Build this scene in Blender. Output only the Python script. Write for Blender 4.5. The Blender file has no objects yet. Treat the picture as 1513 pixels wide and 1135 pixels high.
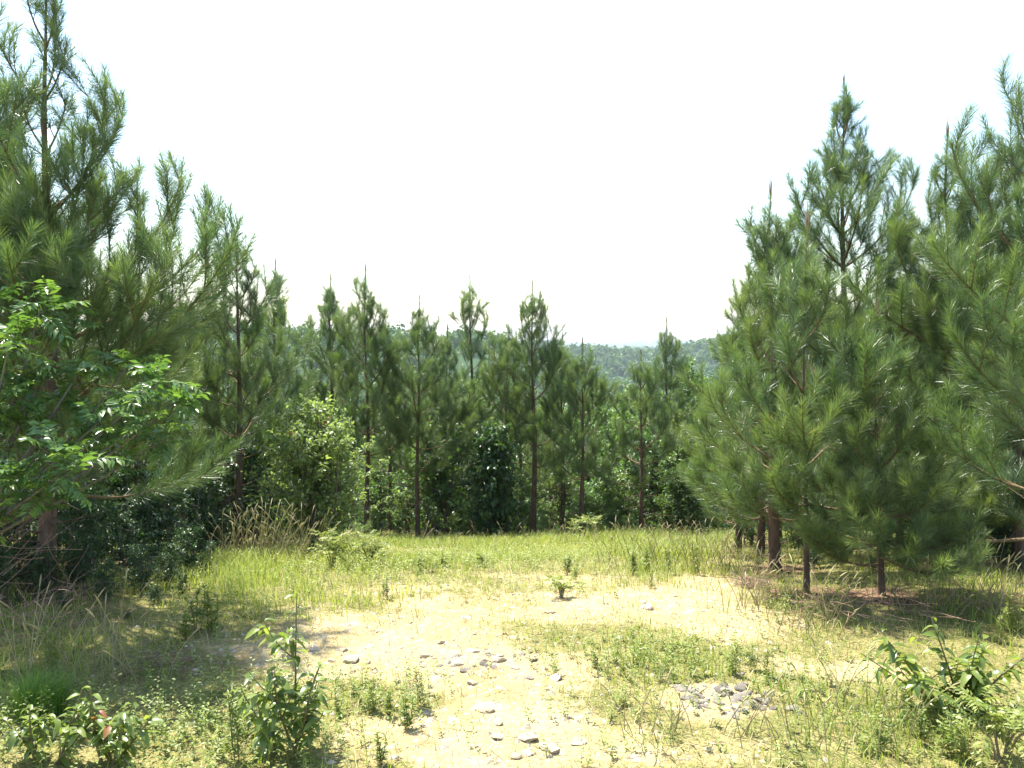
import bpy, math, random
import numpy as np
from mathutils import Vector, Matrix, Euler

R = math.radians
rng = np.random.default_rng(7)
random.seed(7)
SC = bpy.context.scene
COL = SC.collection

# ------------------------------------------------------------------ camera
W0, H0 = 1513.0, 1135.0          # pixel frame of the photograph
HFOV = R(65.0)
F = W0 / 2 / math.tan(HFOV / 2)
EYE = 1.65
HORIZON = 500.0
PITCH = math.atan((H0 / 2 - HORIZON) / F)
cam_data = bpy.data.cameras.new('camera')
cam_data.sensor_width = 36.0
cam_data.angle = HFOV
cam_data.clip_start = 0.05
cam_data.clip_end = 20000
cam = bpy.data.objects.new('camera', cam_data)
COL.objects.link(cam)
cam.location = (0, 0, EYE)
cam.rotation_euler = (R(90) - PITCH, 0, 0)
SC.camera = cam

# ------------------------------------------------------------------ light
SUN_EL, SUN_AZ = R(65), R(-42)    # azimuth measured clockwise from +Y
sun_dir = Vector((math.sin(SUN_AZ) * math.cos(SUN_EL), math.cos(SUN_AZ) * math.cos(SUN_EL), math.sin(SUN_EL)))
world = bpy.data.worlds.new('World')
SC.world = world
world.use_nodes = True
wt = world.node_tree
wt.nodes.clear()
sky = wt.nodes.new('ShaderNodeTexSky')
sky.sky_type = 'NISHITA'
sky.sun_disc = False
sky.sun_elevation = SUN_EL
sky.sun_rotation = SUN_AZ
sky.air_density = 1.3
sky.dust_density = 0.8
sky.ozone_density = 1.0
bg = wt.nodes.new('ShaderNodeBackground')
bg.inputs['Strength'].default_value = 0.125
wo = wt.nodes.new('ShaderNodeOutputWorld')
wt.links.new(sky.outputs[0], bg.inputs[0])
wt.links.new(bg.outputs[0], wo.inputs[0])
sun_data = bpy.data.lights.new('sun', 'SUN')
sun_data.energy = 5.0
sun_data.angle = R(0.53)
sun_data.color = (1.0, 0.955, 0.88)
sun = bpy.data.objects.new('sun', sun_data)
COL.objects.link(sun)
sun.rotation_euler = sun_dir.to_track_quat('Z', 'Y').to_euler()
SC.view_settings.view_transform = 'Standard'
SC.view_settings.look = 'None'
SC.view_settings.gamma = 1.0
SC.view_settings.use_curve_mapping = False
SC.view_settings.exposure = 1.7
SC.render.engine = 'CYCLES'
cy = SC.cycles
cy.max_bounces = 4
cy.diffuse_bounces = 2
cy.glossy_bounces = 2
cy.transmission_bounces = 2
cy.volume_bounces = 0
cy.use_denoising = True
cy.denoiser = 'OPENIMAGEDENOISE'
cy.sample_clamp_indirect = 6.0
cy.caustics_reflective = False
cy.caustics_refractive = False


# ------------------------------------------------------------------ geometry helpers
def proj(x, y, z):
    """world -> photograph pixel (numpy)"""
    c, s = math.cos(PITCH), math.sin(PITCH)
    dz = z - EYE
    depth = np.maximum(y * c - dz * s, 1e-3)
    up = y * s + dz * c
    return W0 / 2 + F * x / depth, H0 / 2 - F * up / depth


def at_depth(px, py, y):
    """point on the ray of a pixel at forward distance y"""
    c, s = math.cos(PITCH), math.sin(PITCH)
    a = (px - W0 / 2) / F
    b = (H0 / 2 - py) / F
    d = Vector((a, c + b * s, -s + b * c))
    return Vector((0, 0, EYE)) + d * (y / d.y)


def smooth(a, b, x):
    t = np.clip((x - a) / (b - a), 0, 1)
    return t * t * (3 - 2 * t)


_ly = np.linspace(-40, 200, 4801)
_lz = np.interp(_ly, [-40, -10, 0, 3, 5, 7, 8.5, 10.5, 12.5, 14.5, 17, 25, 60, 120, 200],
                [-2, 0.1, 0.03, 0.0, -0.02, -0.33, -0.66, -1.02, -1.42, -1.95, -2.8, -6.0, -16, -28, -38])
_k = np.hanning(25); _k /= _k.sum()
_lz = np.convolve(np.pad(_lz, 12, mode='edge'), _k, mode='valid')


def vnoise(x, y, seed=0):
    xi = np.floor(x).astype(np.int64); yi = np.floor(y).astype(np.int64)
    xf = x - xi; yf = y - yi
    def h(a, b):
        n = (a * 374761393 + b * 668265263 + seed * 982451653) & 0xffffffff
        n = ((n ^ (n >> 13)) * 1274126177) & 0xffffffff
        return ((n ^ (n >> 16)) & 0xffff) / 65535.0
    u = xf * xf * (3 - 2 * xf); v = yf * yf * (3 - 2 * yf)
    return (h(xi, yi) * (1 - u) + h(xi + 1, yi) * u) * (1 - v) + (h(xi, yi + 1) * (1 - u) + h(xi + 1, yi + 1) * u) * v


def fbm(x, y, sc, seed=0, o=4):
    t = 0; a = 0.5
    for i in range(o):
        t = t + a * vnoise(x * sc, y * sc, seed + i * 17); sc *= 2.03; a *= 0.5
    return t / (1 - 0.5 ** o)


RIDGES = [  # distance, width, [(pixel x, pixel y of canopy top)]
    (370, 90, [(200, 472), (440, 477), (560, 482), (620, 479), (730, 490), (800, 518), (900, 560), (1100, 545), (1300, 520)]),
    (800, 160, [(200, 500), (700, 505), (800, 502), (880, 513), (960, 519), (1030, 503), (1080, 492), (1300, 490)]),
    (1700, 330, [(200, 506), (800, 512), (900, 515), (980, 511), (1060, 508), (1300, 500)]),
    (4500, 700, [(200, 500), (820, 505), (900, 508), (960, 503), (1010, 504), (1300, 500)]),
]


def gz(x, y):
    x = np.asarray(x, float); y = np.asarray(y, float)
    near = np.interp(y, _ly, _lz)
    near = near + (fbm(x, y, 0.9, 3) - 0.5) * 0.10 * smooth(1.0, 3.0, np.hypot(x, y)) + (fbm(x, y, 5, 9, 3) - 0.5) * 0.035
    near = near + 0.10 * smooth(1.6, 4.0, np.abs(x)) * smooth(2, 4, y) * smooth(9, 5, y)
    r = np.hypot(x, y)
    az = np.clip(np.arctan2(x, np.maximum(y, 1e-3)), -0.9, 0.9)
    px = W0 / 2 + F * np.tan(az)
    far = np.full_like(r, -42.0)
    for d, w, prof in RIDGES:
        yt = np.interp(px, [p[0] for p in prof], [p[1] for p in prof])
        top = EYE + (HORIZON - yt) / F * d - 11.0
        far = np.maximum(far, -42 + (top + 42) * np.exp(-((r - d) / w) ** 2))
    far = far + (fbm(x, y, 0.010, 5) - 0.5) * 13
    t = smooth(90, 170, r)
    return near * (1 - t) + far * t


def ground_hit(px, py):
    p0 = at_depth(px, py, 1.0); d = p0 - Vector((0, 0, EYE))
    yy = np.linspace(2.2, 16, 700)
    hit = np.nonzero(EYE + d.z * yy <= gz(d.x * yy, yy))[0]
    return at_depth(px, py, float(yy[hit[0]]) if len(hit) else 13.0)


def on_ground(x, y):
    return Vector((x, y, float(gz(x, y))))


def px_x(px, y, z=0.0):
    """world x for pixel column at forward distance y (ground height considered)"""
    depth = y * math.cos(PITCH) - (z - EYE) * math.sin(PITCH)
    return (px - W0 / 2) / F * depth


class MB:
    """collects numpy chunks of triangles/quads into one mesh"""
    def __init__(self):
        self.v = []; self.f = []; self.t = []; self.m = []; self.n = 0

    def add(self, v, f, tint=0.5, mat=0):
        v = np.asarray(v, np.float32).reshape(-1, 3); f = np.asarray(f, np.int64)
        if len(f) == 0: return
        if f.shape[1] == 4:
            f = np.concatenate([f[:, [0, 1, 2]], f[:, [0, 2, 3]]])
        self.v.append(v); self.f.append(f + self.n); self.n += len(v)
        self.t.append(np.broadcast_to(np.asarray(tint, np.float32), (len(v),)))
        self.m.append(np.full(len(f), mat, np.int32))

    def merge(self, other, M):
        A = np.array(M)
        v = np.concatenate(other.v); f = np.concatenate(other.f); t = np.concatenate(other.t); m = np.concatenate(other.m)
        v2 = v @ A[:3, :3].T + A[:3, 3]
        self.v.append(v2.astype(np.float32)); self.f.append(f + self.n); self.n += len(v)
        self.t.append(t); self.m.append(m)

    def mesh(self, name, mats, smooth_shade=True):
        me = bpy.data.meshes.new(name)
        v = np.concatenate(self.v); f = np.concatenate(self.f)
        me.vertices.add(len(v)); me.vertices.foreach_set('co', v.ravel())
        me.loops.add(f.size); me.loops.foreach_set('vertex_index', f.ravel().astype(np.int32))
        me.polygons.add(len(f))
        me.polygons.foreach_set('loop_start', np.arange(0, f.size, 3, dtype=np.int32))
        me.polygons.foreach_set('material_index', np.concatenate(self.m))
        me.polygons.foreach_set('use_smooth', np.full(len(f), smooth_shade))
        a = me.attributes.new('tint', 'FLOAT', 'POINT')
        a.data.foreach_set('value', np.concatenate(self.t).astype(np.float32))
        for m in (mats if isinstance(mats, (list, tuple)) else [mats]): me.materials.append(m)
        me.update(calc_edges=True)
        return me


def link(name, me, parent=None, loc=None, mtx=None):
    o = bpy.data.objects.new(name, me)
    COL.objects.link(o)
    o.parent = parent
    if mtx is not None: o.matrix_local = mtx
    elif loc is not None: o.location = loc
    return o


def tag(o, label, cat, group=None, kind=None):
    o['label'] = label; o['category'] = cat
    if group: o['group'] = group
    if kind: o['kind'] = kind
    return o


def norm(a):
    return a / np.maximum(np.linalg.norm(a, axis=-1, keepdims=True), 1e-9)


def tube(mb, pts, rad, ns=5, tint=0.5, mat=0):
    pts = np.asarray(pts, float); n = len(pts)
    rad = np.broadcast_to(np.asarray(rad, float), (n,))
    tg = norm(np.gradient(pts, axis=0))
    ref = np.array([0, 0, 1.0]) if abs(tg[0][2]) < 0.85 else np.array([1.0, 0, 0])
    u = norm(np.cross(tg, ref)); w = np.cross(tg, u)
    an = np.arange(ns) * 2 * math.pi / ns
    v = pts[:, None] + rad[:, None, None] * (u[:, None] * np.cos(an)[None, :, None] + w[:, None] * np.sin(an)[None, :, None])
    i = np.arange(n - 1)[:, None] * ns; j = np.arange(ns)[None]; k = (j + 1) % ns
    q = np.stack([i + j, i + k, i + ns + k, i + ns + j], -1).reshape(-1, 4)
    mb.add(v.reshape(-1, 3), q, tint, mat)


# ------------------------------------------------------------------ materials
def mat_new(name):
    m = bpy.data.materials.new(name); m.use_nodes = True
    nt = m.node_tree; nt.nodes.clear()
    out = nt.nodes.new('ShaderNodeOutputMaterial')
    return m, nt, out


def mix(nt, fac, a, b, blend='MIX'):
    n = nt.nodes.new('ShaderNodeMix'); n.data_type = 'RGBA'; n.blend_type = blend
    for sock, v in ((n.inputs[0], fac), (n.inputs[6], a), (n.inputs[7], b)):
        if isinstance(v, bpy.types.NodeSocket): nt.links.new(v, sock)
        elif isinstance(v, tuple): sock.default_value = (*v, 1)
        else: sock.default_value = v
    return n.outputs[2]


def math_n(nt, op, a, b=0.0, clamp=False):
    n = nt.nodes.new('ShaderNodeMath'); n.operation = op; n.use_clamp = clamp
    for s, v in ((n.inputs[0], a), (n.inputs[1], b)):
        if isinstance(v, bpy.types.NodeSocket): nt.links.new(v, s)
        else: s.default_value = v
    return n.outputs[0]


def foliage(name, c0, c1, trans=0.35, rough=0.45, spec=0.4, var=0.25, tcol=(1.25, 1.3, 0.6)):
    """two-tone leaf: 'tint' picks the tone, each object varies a little"""
    m, nt, out = mat_new(name)
    at = nt.nodes.new('ShaderNodeAttribute'); at.attribute_name = 'tint'
    col = mix(nt, at.outputs['Fac'], c0, c1)
    oi = nt.nodes.new('ShaderNodeObjectInfo')
    v = math_n(nt, 'ADD', math_n(nt, 'MULTIPLY', oi.outputs['Random'], var), 1 - var / 2)
    hs = nt.nodes.new('ShaderNodeHueSaturation')
    nt.links.new(v, hs.inputs['Value']); nt.links.new(col, hs.inputs['Color'])
    hu = math_n(nt, 'ADD', math_n(nt, 'MULTIPLY', oi.outputs['Random'], -0.03), 0.515)
    nt.links.new(hu, hs.inputs['Hue'])
    p = nt.nodes.new('ShaderNodeBsdfPrincipled')
    nt.links.new(hs.outputs[0], p.inputs['Base Color'])
    p.inputs['Roughness'].default_value = rough
    p.inputs['Specular IOR Level'].default_value = spec
    tr = nt.nodes.new('ShaderNodeBsdfTranslucent')
    nt.links.new(mix(nt, 1.0, hs.outputs[0], tcol, 'MULTIPLY'), tr.inputs['Color'])
    ms = nt.nodes.new('ShaderNodeMixShader'); ms.inputs[0].default_value = trans
    nt.links.new(p.outputs[0], ms.inputs[1]); nt.links.new(tr.outputs[0], ms.inputs[2])
    nt.links.new(ms.outputs[0], out.inputs['Surface'])
    return m


def bark(name, c0, c1, scale=18.0):
    m, nt, out = mat_new(name)
    tc = nt.nodes.new('ShaderNodeTexCoord')
    mp = nt.nodes.new('ShaderNodeMapping'); mp.inputs['Scale'].default_value = (1, 1, 0.35)
    nt.links.new(tc.outputs['Object'], mp.inputs[0])
    n = nt.nodes.new('ShaderNodeTexNoise'); n.inputs['Scale'].default_value = scale; n.inputs['Detail'].default_value = 6
    nt.links.new(mp.outputs[0], n.inputs[0])
    vo = nt.nodes.new('ShaderNodeTexVoronoi'); vo.inputs['Scale'].default_value = scale * 1.6
    nt.links.new(mp.outputs[0], vo.inputs[0])
    f = math_n(nt, 'MULTIPLY', n.outputs[0], math_n(nt, 'ADD', vo.outputs[0], 0.5), True)
    p = nt.nodes.new('ShaderNodeBsdfPrincipled'); p.inputs['Roughness'].default_value = 0.9
    p.inputs['Specular IOR Level'].default_value = 0.2
    nt.links.new(mix(nt, f, c0, c1), p.inputs['Base Color'])
    b = nt.nodes.new('ShaderNodeBump'); b.inputs['Strength'].default_value = 0.9; b.inputs['Distance'].default_value = 0.02
    nt.links.new(f, b.inputs['Height']); nt.links.new(b.outputs[0], p.inputs['Normal'])
    nt.links.new(p.outputs[0], out.inputs['Surface'])
    return m


M_BARK = bark('pine_bark', (0.04, 0.027, 0.021), (0.19, 0.125, 0.09))
M_TWIG = bark('pine_twig', (0.10, 0.07, 0.035), (0.24, 0.17, 0.09), 40)
M_GREYBARK = bark('grey_bark', (0.07, 0.06, 0.045), (0.25, 0.22, 0.17), 30)
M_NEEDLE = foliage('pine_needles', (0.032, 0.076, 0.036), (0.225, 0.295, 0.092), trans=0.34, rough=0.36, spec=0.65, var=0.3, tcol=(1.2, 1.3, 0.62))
M_CANDLE = foliage('pine_candle', (0.20, 0.14, 0.075), (0.28, 0.20, 0.10), trans=0.0)
M_LEAF_PALE = foliage('leaf_pale', (0.09, 0.15, 0.045), (0.31, 0.37, 0.14), trans=0.5, rough=0.4)
M_LEAF_MID = foliage('leaf_mid', (0.055, 0.12, 0.035), (0.18, 0.26, 0.07), trans=0.45, rough=0.4)
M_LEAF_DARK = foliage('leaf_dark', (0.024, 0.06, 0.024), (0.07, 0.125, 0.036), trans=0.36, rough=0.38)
M_LEAF_FAR = foliage('leaf_far', (0.035, 0.085, 0.03), (0.10, 0.17, 0.045), trans=0.3, rough=0.6, spec=0.2, var=0.1)
M_SUMAC = foliage('pinnate_leaf', (0.03, 0.085, 0.035), (0.17, 0.275, 0.06), trans=0.4, rough=0.35, spec=0.5, var=0.35)
M_RED = foliage('red_shoot', (0.24, 0.09, 0.04), (0.34, 0.17, 0.06), trans=0.4)
M_CHERRY = foliage('glossy_leaf', (0.085, 0.14, 0.03), (0.24, 0.30, 0.06), trans=0.48, rough=0.36, spec=0.6, var=0.7)
M_STEM = foliage('green_stem', (0.10, 0.11, 0.04), (0.2, 0.14, 0.07), trans=0.0)
M_GRASS = foliage('grass_blade', (0.10, 0.195, 0.03), (0.335, 0.375, 0.09), trans=0.4, rough=0.5, var=0.0)
M_STRAW = foliage('straw', (0.30, 0.25, 0.12), (0.46, 0.39, 0.20), trans=0.25, rough=0.6, var=0.0, tcol=(1, 1, 0.9))
M_WEED = foliage('weed_leaf', (0.12, 0.19, 0.04), (0.32, 0.34, 0.09), trans=0.4, rough=0.45, var=0.2)


def make_ground_mat():
    m, nt, out = mat_new('ground_soil')
    tc = nt.nodes.new('ShaderNodeTexCoord')
    def noise(sc, det=5, rough=0.6):
        n = nt.nodes.new('ShaderNodeTexNoise'); n.inputs['Scale'].default_value = sc
        n.inputs['Detail'].default_value = det; n.inputs['Roughness'].default_value = rough
        nt.links.new(tc.outputs['Object'], n.inputs[0]); return n.outputs[0]
    def ramp(s, a, b):
        n = nt.nodes.new('ShaderNodeMapRange'); n.inputs[1].default_value = a; n.inputs[2].default_value = b
        nt.links.new(s, n.inputs[0]); return n.outputs[0]
    soil = mix(nt, ramp(noise(2.3), 0.35, 0.65), (0.40, 0.295, 0.125), (0.56, 0.45, 0.225))
    soil = mix(nt, ramp(noise(38, 4), 0.45, 0.75), soil, (0.30, 0.23, 0.14))
    soil = mix(nt, ramp(noise(9, 6), 0.58, 0.72), soil, (0.58, 0.51, 0.36))
    gr = mix(nt, ramp(noise(4.0), 0.35, 0.65), (0.20, 0.19, 0.055), (0.36, 0.31, 0.12))
    gr = mix(nt, ramp(noise(60, 3), 0.4, 0.7), gr, (0.10, 0.10, 0.035))
    ca = nt.nodes.new('ShaderNodeAttribute'); ca.attribute_name = 'cover'
    f = math_n(nt, 'ADD', ca.outputs['Fac'], math_n(nt, 'MULTIPLY', math_n(nt, 'SUBTRACT', noise(14, 6, 0.7), 0.5), 1.3))
    col = mix(nt, ramp(f, 0.35, 0.65), soil, gr)
    la = nt.nodes.new('ShaderNodeAttribute'); la.attribute_name = 'litter'
    lit = mix(nt, ramp(noise(25, 5), 0.35, 0.65), (0.10, 0.06, 0.035), (0.24, 0.15, 0.09))
    f2 = math_n(nt, 'ADD', la.outputs['Fac'], math_n(nt, 'MULTIPLY', math_n(nt, 'SUBTRACT', noise(7, 6, 0.7), 0.5), 0.8))
    col = mix(nt, ramp(f2, 0.4, 0.6), col, lit)
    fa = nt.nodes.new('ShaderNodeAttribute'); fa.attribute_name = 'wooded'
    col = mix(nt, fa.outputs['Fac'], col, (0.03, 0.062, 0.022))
    p = nt.nodes.new('ShaderNodeBsdfPrincipled'); p.inputs['Roughness'].default_value = 0.95
    p.inputs['Specular IOR Level'].default_value = 0.15
    nt.links.new(col, p.inputs['Base Color'])
    b = nt.nodes.new('ShaderNodeBump'); b.inputs['Strength'].default_value = 0.8; b.inputs['Distance'].default_value = 0.03
    nt.links.new(math_n(nt, 'ADD', noise(30, 6, 0.7), noise(90, 3)), b.inputs['Height'])
    nt.links.new(b.outputs[0], p.inputs['Normal'])
    nt.links.new(p.outputs[0], out.inputs['Surface'])
    return m


def make_rock_mat(name, c0, c1):
    m, nt, out = mat_new(name)
    tc = nt.nodes.new('ShaderNodeTexCoord')
    n = nt.nodes.new('ShaderNodeTexNoise'); n.inputs['Scale'].default_value = 25; n.inputs['Detail'].default_value = 8
    nt.links.new(tc.outputs['Object'], n.inputs[0])
    oi = nt.nodes.new('ShaderNodeObjectInfo')
    at = nt.nodes.new('ShaderNodeAttribute'); at.attribute_name = 'tint'
    f = math_n(nt, 'ADD', math_n(nt, 'MULTIPLY', n.outputs[0], 0.6), math_n(nt, 'ADD', math_n(nt, 'MULTIPLY', oi.outputs['Random'], 0.35), math_n(nt, 'MULTIPLY', at.outputs['Fac'], 0.5)))
    p = nt.nodes.new('ShaderNodeBsdfPrincipled'); p.inputs['Roughness'].default_value = 0.95
    p.inputs['Specular IOR Level'].default_value = 0.15
    nt.links.new(mix(nt, math_n(nt, 'SUBTRACT', f, 0.25, True), c0, c1), p.inputs['Base Color'])
    b = nt.nodes.new('ShaderNodeBump'); b.inputs['Strength'].default_value = 0.6; b.inputs['Distance'].default_value = 0.01
    nt.links.new(n.outputs[0], b.inputs['Height']); nt.links.new(b.outputs[0], p.inputs['Normal'])
    nt.links.new(p.outputs[0], out.inputs['Surface'])
    return m


M_GROUND = make_ground_mat()
M_ROCK = make_rock_mat('pale_stone', (0.30, 0.24, 0.16), (0.58, 0.52, 0.42))
M_GREY = make_rock_mat('grey_stone', (0.12, 0.105, 0.085), (0.42, 0.38, 0.31))

# ------------------------------------------------------------------ ground cover maps (where grass, bare soil and pine straw lie)
BARE = [(560, 955, 220, 50, 1), (760, 895, 210, 26, .75), (720, 990, 190, 42, 1), (980, 885, 120, 20, .9), (1080, 925, 90, 38, .8),
        (1150, 985, 90, 18, .6), (1265, 992, 80, 14, .9), (720, 1085, 210, 55, 1), (1050, 1035, 75, 28, 1.1), (880, 1120, 230, 30, .45),
        (390, 965, 90, 24, .8), (540, 1110, 90, 40, .5), (1000, 910, 120, 22, .7), (640, 900, 90, 16, .5), (850, 858, 120, 9, .6), (1050, 862, 60, 14, .6), (610, 872, 110, 11, .6), (740, 850, 60, 6, .5)]
LUSH = [(990, 975, 130, 38, .9), (830, 958, 80, 24, .55), (575, 1038, 75, 28, .8), (940, 1050, 110, 24, .35), (340, 880, 150, 35, .3)]
TREE_XY = []


def cover_at(x, y):
    z = gz(x, y)
    px, py = proj(x, y, z)
    b = np.zeros_like(px); l = np.zeros_like(px)
    for cx, cy_, rx, ry, s in BARE: b = np.maximum(b, s * np.exp(-(((px - cx) / rx) ** 2 + ((py - cy_) / ry) ** 2) ** 1.5 * 0.7))
    for cx, cy_, rx, ry, s in LUSH: l = np.maximum(l, s * np.exp(-((px - cx) / rx) ** 2 - ((py - cy_) / ry) ** 2))
    n = (fbm(x, y, 2.2, 31) - 0.5) * 1.0 + (fbm(x, y, 9.0, 41, 3) - 0.5) * .55
    return np.clip(1.0 - b * 1.18 + l * 0.9 + n * 0.9, 0, 1)


def litter_at(x, y):
    l = np.zeros_like(x)
    for tx, ty, h in TREE_XY:
        l = np.maximum(l, 0.85 * np.exp(-((x - tx) ** 2 + (y - ty) ** 2) / (0.12 + 0.10 * h) ** 2 * 0.8))
    return l


# ------------------------------------------------------------------ pine boughs (a small library, shared)
def needles_on(mb, pts, s0, s1, dens, ln, ang=(22, 54), w=0.0026, tintbase=0.22, tip_tint=0.5, droop=0.10):
    pts = np.asarray(pts, float)
    seg = np.linalg.norm(np.diff(pts, axis=0), axis=1); cum = np.concatenate([[0], np.cumsum(seg)]); L = cum[-1]
    n = int(max(4, dens * L * (s1 - s0)))
    s = rng.uniform(s0, s1, n) * L
    P = np.stack([np.interp(s, cum, pts[:, i]) for i in range(3)], -1)
    T = norm(np.gradient(pts, axis=0)); T = norm(np.stack([np.interp(s, cum, T[:, i]) for i in range(3)], -1))
    r = rng.normal(size=(n, 3)); r = norm(r - (r * T).sum(1, keepdims=True) * T)
    f = s / L
    a = np.radians(rng.uniform(ang[0], ang[1], n)) * (1.12 - 0.55 * f ** 3)
    D = norm(T * np.cos(a)[:, None] + r * np.sin(a)[:, None] + rng.normal(size=(n, 3)) * 0.06)
    l = ln * rng.uniform(0.7, 1.12, n) * (1 - 0.25 * f ** 6)
    S = norm(np.cross(D, rng.normal(size=(n, 3)))) * w
    mid = P + D * (l * 0.55)[:, None]
    D2 = norm(D + np.array([0, 0, -1.0]) * rng.uniform(0, droop * 2, n)[:, None] + rng.normal(size=(n, 3)) * 0.05)
    tip = mid + D2 * (l * 0.45)[:, None]
    v = np.stack([P - S * .5, P + S * .5, mid + S * .45, mid - S * .45, tip], 1)
    i = np.arange(n)[:, None] * 5
    f3 = np.concatenate([i + [0, 1, 2], i + [0, 2, 3], i + [3, 2, 4]])
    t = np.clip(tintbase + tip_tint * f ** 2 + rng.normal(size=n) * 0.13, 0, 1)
    mb.add(v.reshape(-1, 3), f3, np.repeat(t, 5))


def curve(L, n, bend, wig=0.03, start=(0, 0, 0), d0=(1, 0, 0)):
    """polyline that sets off along d0 and bends upward by 'bend' radians over its length"""
    d = np.array(d0, float); d /= np.linalg.norm(d); p = np.array(start, float); out = [p.copy()]
    up = np.array([0, 0, 1.0])
    for i in range(n):
        side = up - d * d.dot(up); ls = np.linalg.norm(side)
        if ls > 1e-3: d = d + side / ls * (bend / n)
        d = d + rng.normal(size=3) * wig; d /= np.linalg.norm(d)
        p = p + d * L / n; out.append(p.copy())
    return np.array(out)


def bough(L, dens=300, nlen=0.13, w=0.0019, bare=0.42, bend=0.75):
    """returns wood MB, needle MB; runs along +X and curls up"""
    wood, nd = MB(), MB()
    ax = curve(L, 10, bend, 0.025)
    r0 = 0.004 + 0.008 * L
    tube(wood, ax, np.linspace(r0, 0.0022, 11), 5)
    needles_on(nd, ax, min(bare, 0.5), 1.0, dens * 1.1, nlen, w=w)
    # terminal cluster of shoots
    ns = int(2 + L * 4.0)
    for k in range(ns):
        f = 0.30 + 0.64 * (k + rng.uniform(0, .8)) / ns
        i = f * 10; a = int(i); p = ax[a] + (ax[min(a + 1, 10)] - ax[a]) * (i - a)
        t = norm(ax[min(a + 1, 10)] - ax[a])
        side = 1 if k % 2 else -1
        lat = np.array([-t[1], t[0], 0]); lat = lat / max(np.linalg.norm(lat), 1e-6)
        d = t * 0.85 + lat * side * rng.uniform(0.5, 1.0) + np.array([0, 0, rng.uniform(-0.05, 0.3)])
        sl = L * (0.46 * (1 - f) + 0.18) * rng.uniform(0.75, 1.25) + 0.06
        sh = curve(sl, 6, rng.uniform(0.35, 0.85), 0.03, p, d)
        tube(wood, sh, np.linspace(r0 * 0.5 * (1 - f * .4), 0.0016, 7), 4)
        needles_on(nd, sh, 0.18, 1.0, dens, nlen * 0.95, w=w, tintbase=0.22 + 0.1 * rng.random())
        if sl > 0.30:
            for q in range(int(1 + sl * 3)):
                g = rng.uniform(0.35, 0.8); b = int(g * 6); pp = sh[b]; tt = norm(sh[b + 1] - sh[b])
                dd = tt * 0.8 + norm(rng.normal(size=3)) * 0.65 + np.array([0, 0, .2])
                s2 = curve(sl * 0.42 + .03, 4, 0.4, 0.03, pp, dd)
                tube(wood, s2, np.linspace(0.003, 0.0014, 5), 4)
                needles_on(nd, s2, 0.1, 1.0, dens, nlen * 0.9, w=w)
    return wood, nd


def leader(L, dens=950, nlen=0.10, w=0.0019, candles=4):
    """top shoot of a pine along +Z with a ring of small shoots and candles"""
    wood, nd = MB(), MB()
    ax = curve(L, 8, 0.0, 0.012, d0=(0.02, 0.02, 1))
    tube(wood, ax, np.linspace(0.009, 0.004, 9), 5)
    needles_on(nd, ax, 0.0, 0.97, dens, nlen, ang=(25, 55), w=w, droop=0.03)
    tip = ax[-1]
    for k in range(candles):
        a = k * 6.28 / candles + rng.random()
        d = np.array([math.cos(a) * .28, math.sin(a) * .28, 1])
        c = curve(rng.uniform(.08, .15), 3, .3, .02, tip - [0, 0, .02], d)
        tube(wood, c, [0.0045, 0.005, 0.004, 0.001], 5, mat=1)
    c = curve(rng.uniform(.16, .26), 4, 0, .01, tip - [0, 0, .02], (0, 0, 1))
    tube(wood, c, [0.004, 0.0042, 0.0036, 0.0026, 0.0008], 5, mat=1)
    return wood, nd


BLIB = {}
for L in (0.22, 0.36, 0.52, 0.72, 0.95, 1.2):
    BLIB[L] = []
    for k in range(3):
        w_, n_ = bough(L, dens=820 if L < .6 else 720, nlen=0.10 + 0.028 * min(1, L))
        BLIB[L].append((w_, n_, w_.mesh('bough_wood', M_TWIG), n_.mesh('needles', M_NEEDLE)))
LLIB = []
for k in range(4):
    w_, n_ = leader(0.38 + 0.08 * k, candles=3 + k % 3)
    LLIB.append((w_, n_, w_.mesh('leader_wood', [M_TWIG, M_CANDLE]), n_.mesh('needles', M_NEEDLE), 0.38 + 0.08 * k))


def pick(L):
    k = min(BLIB, key=lambda q: abs(math.log(q / max(L, .05))))
    return BLIB[k][int(rng.integers(3))], L / k


def bough_matrix(p, az, el, roll, s):
    return Matrix.Translation(p) @ Matrix.Rotation(az, 4, 'Z') @ Matrix.Rotation(-el, 4, 'Y') @ Matrix.Rotation(roll, 4, 'X') @ Matrix.Scale(s, 4)


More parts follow.
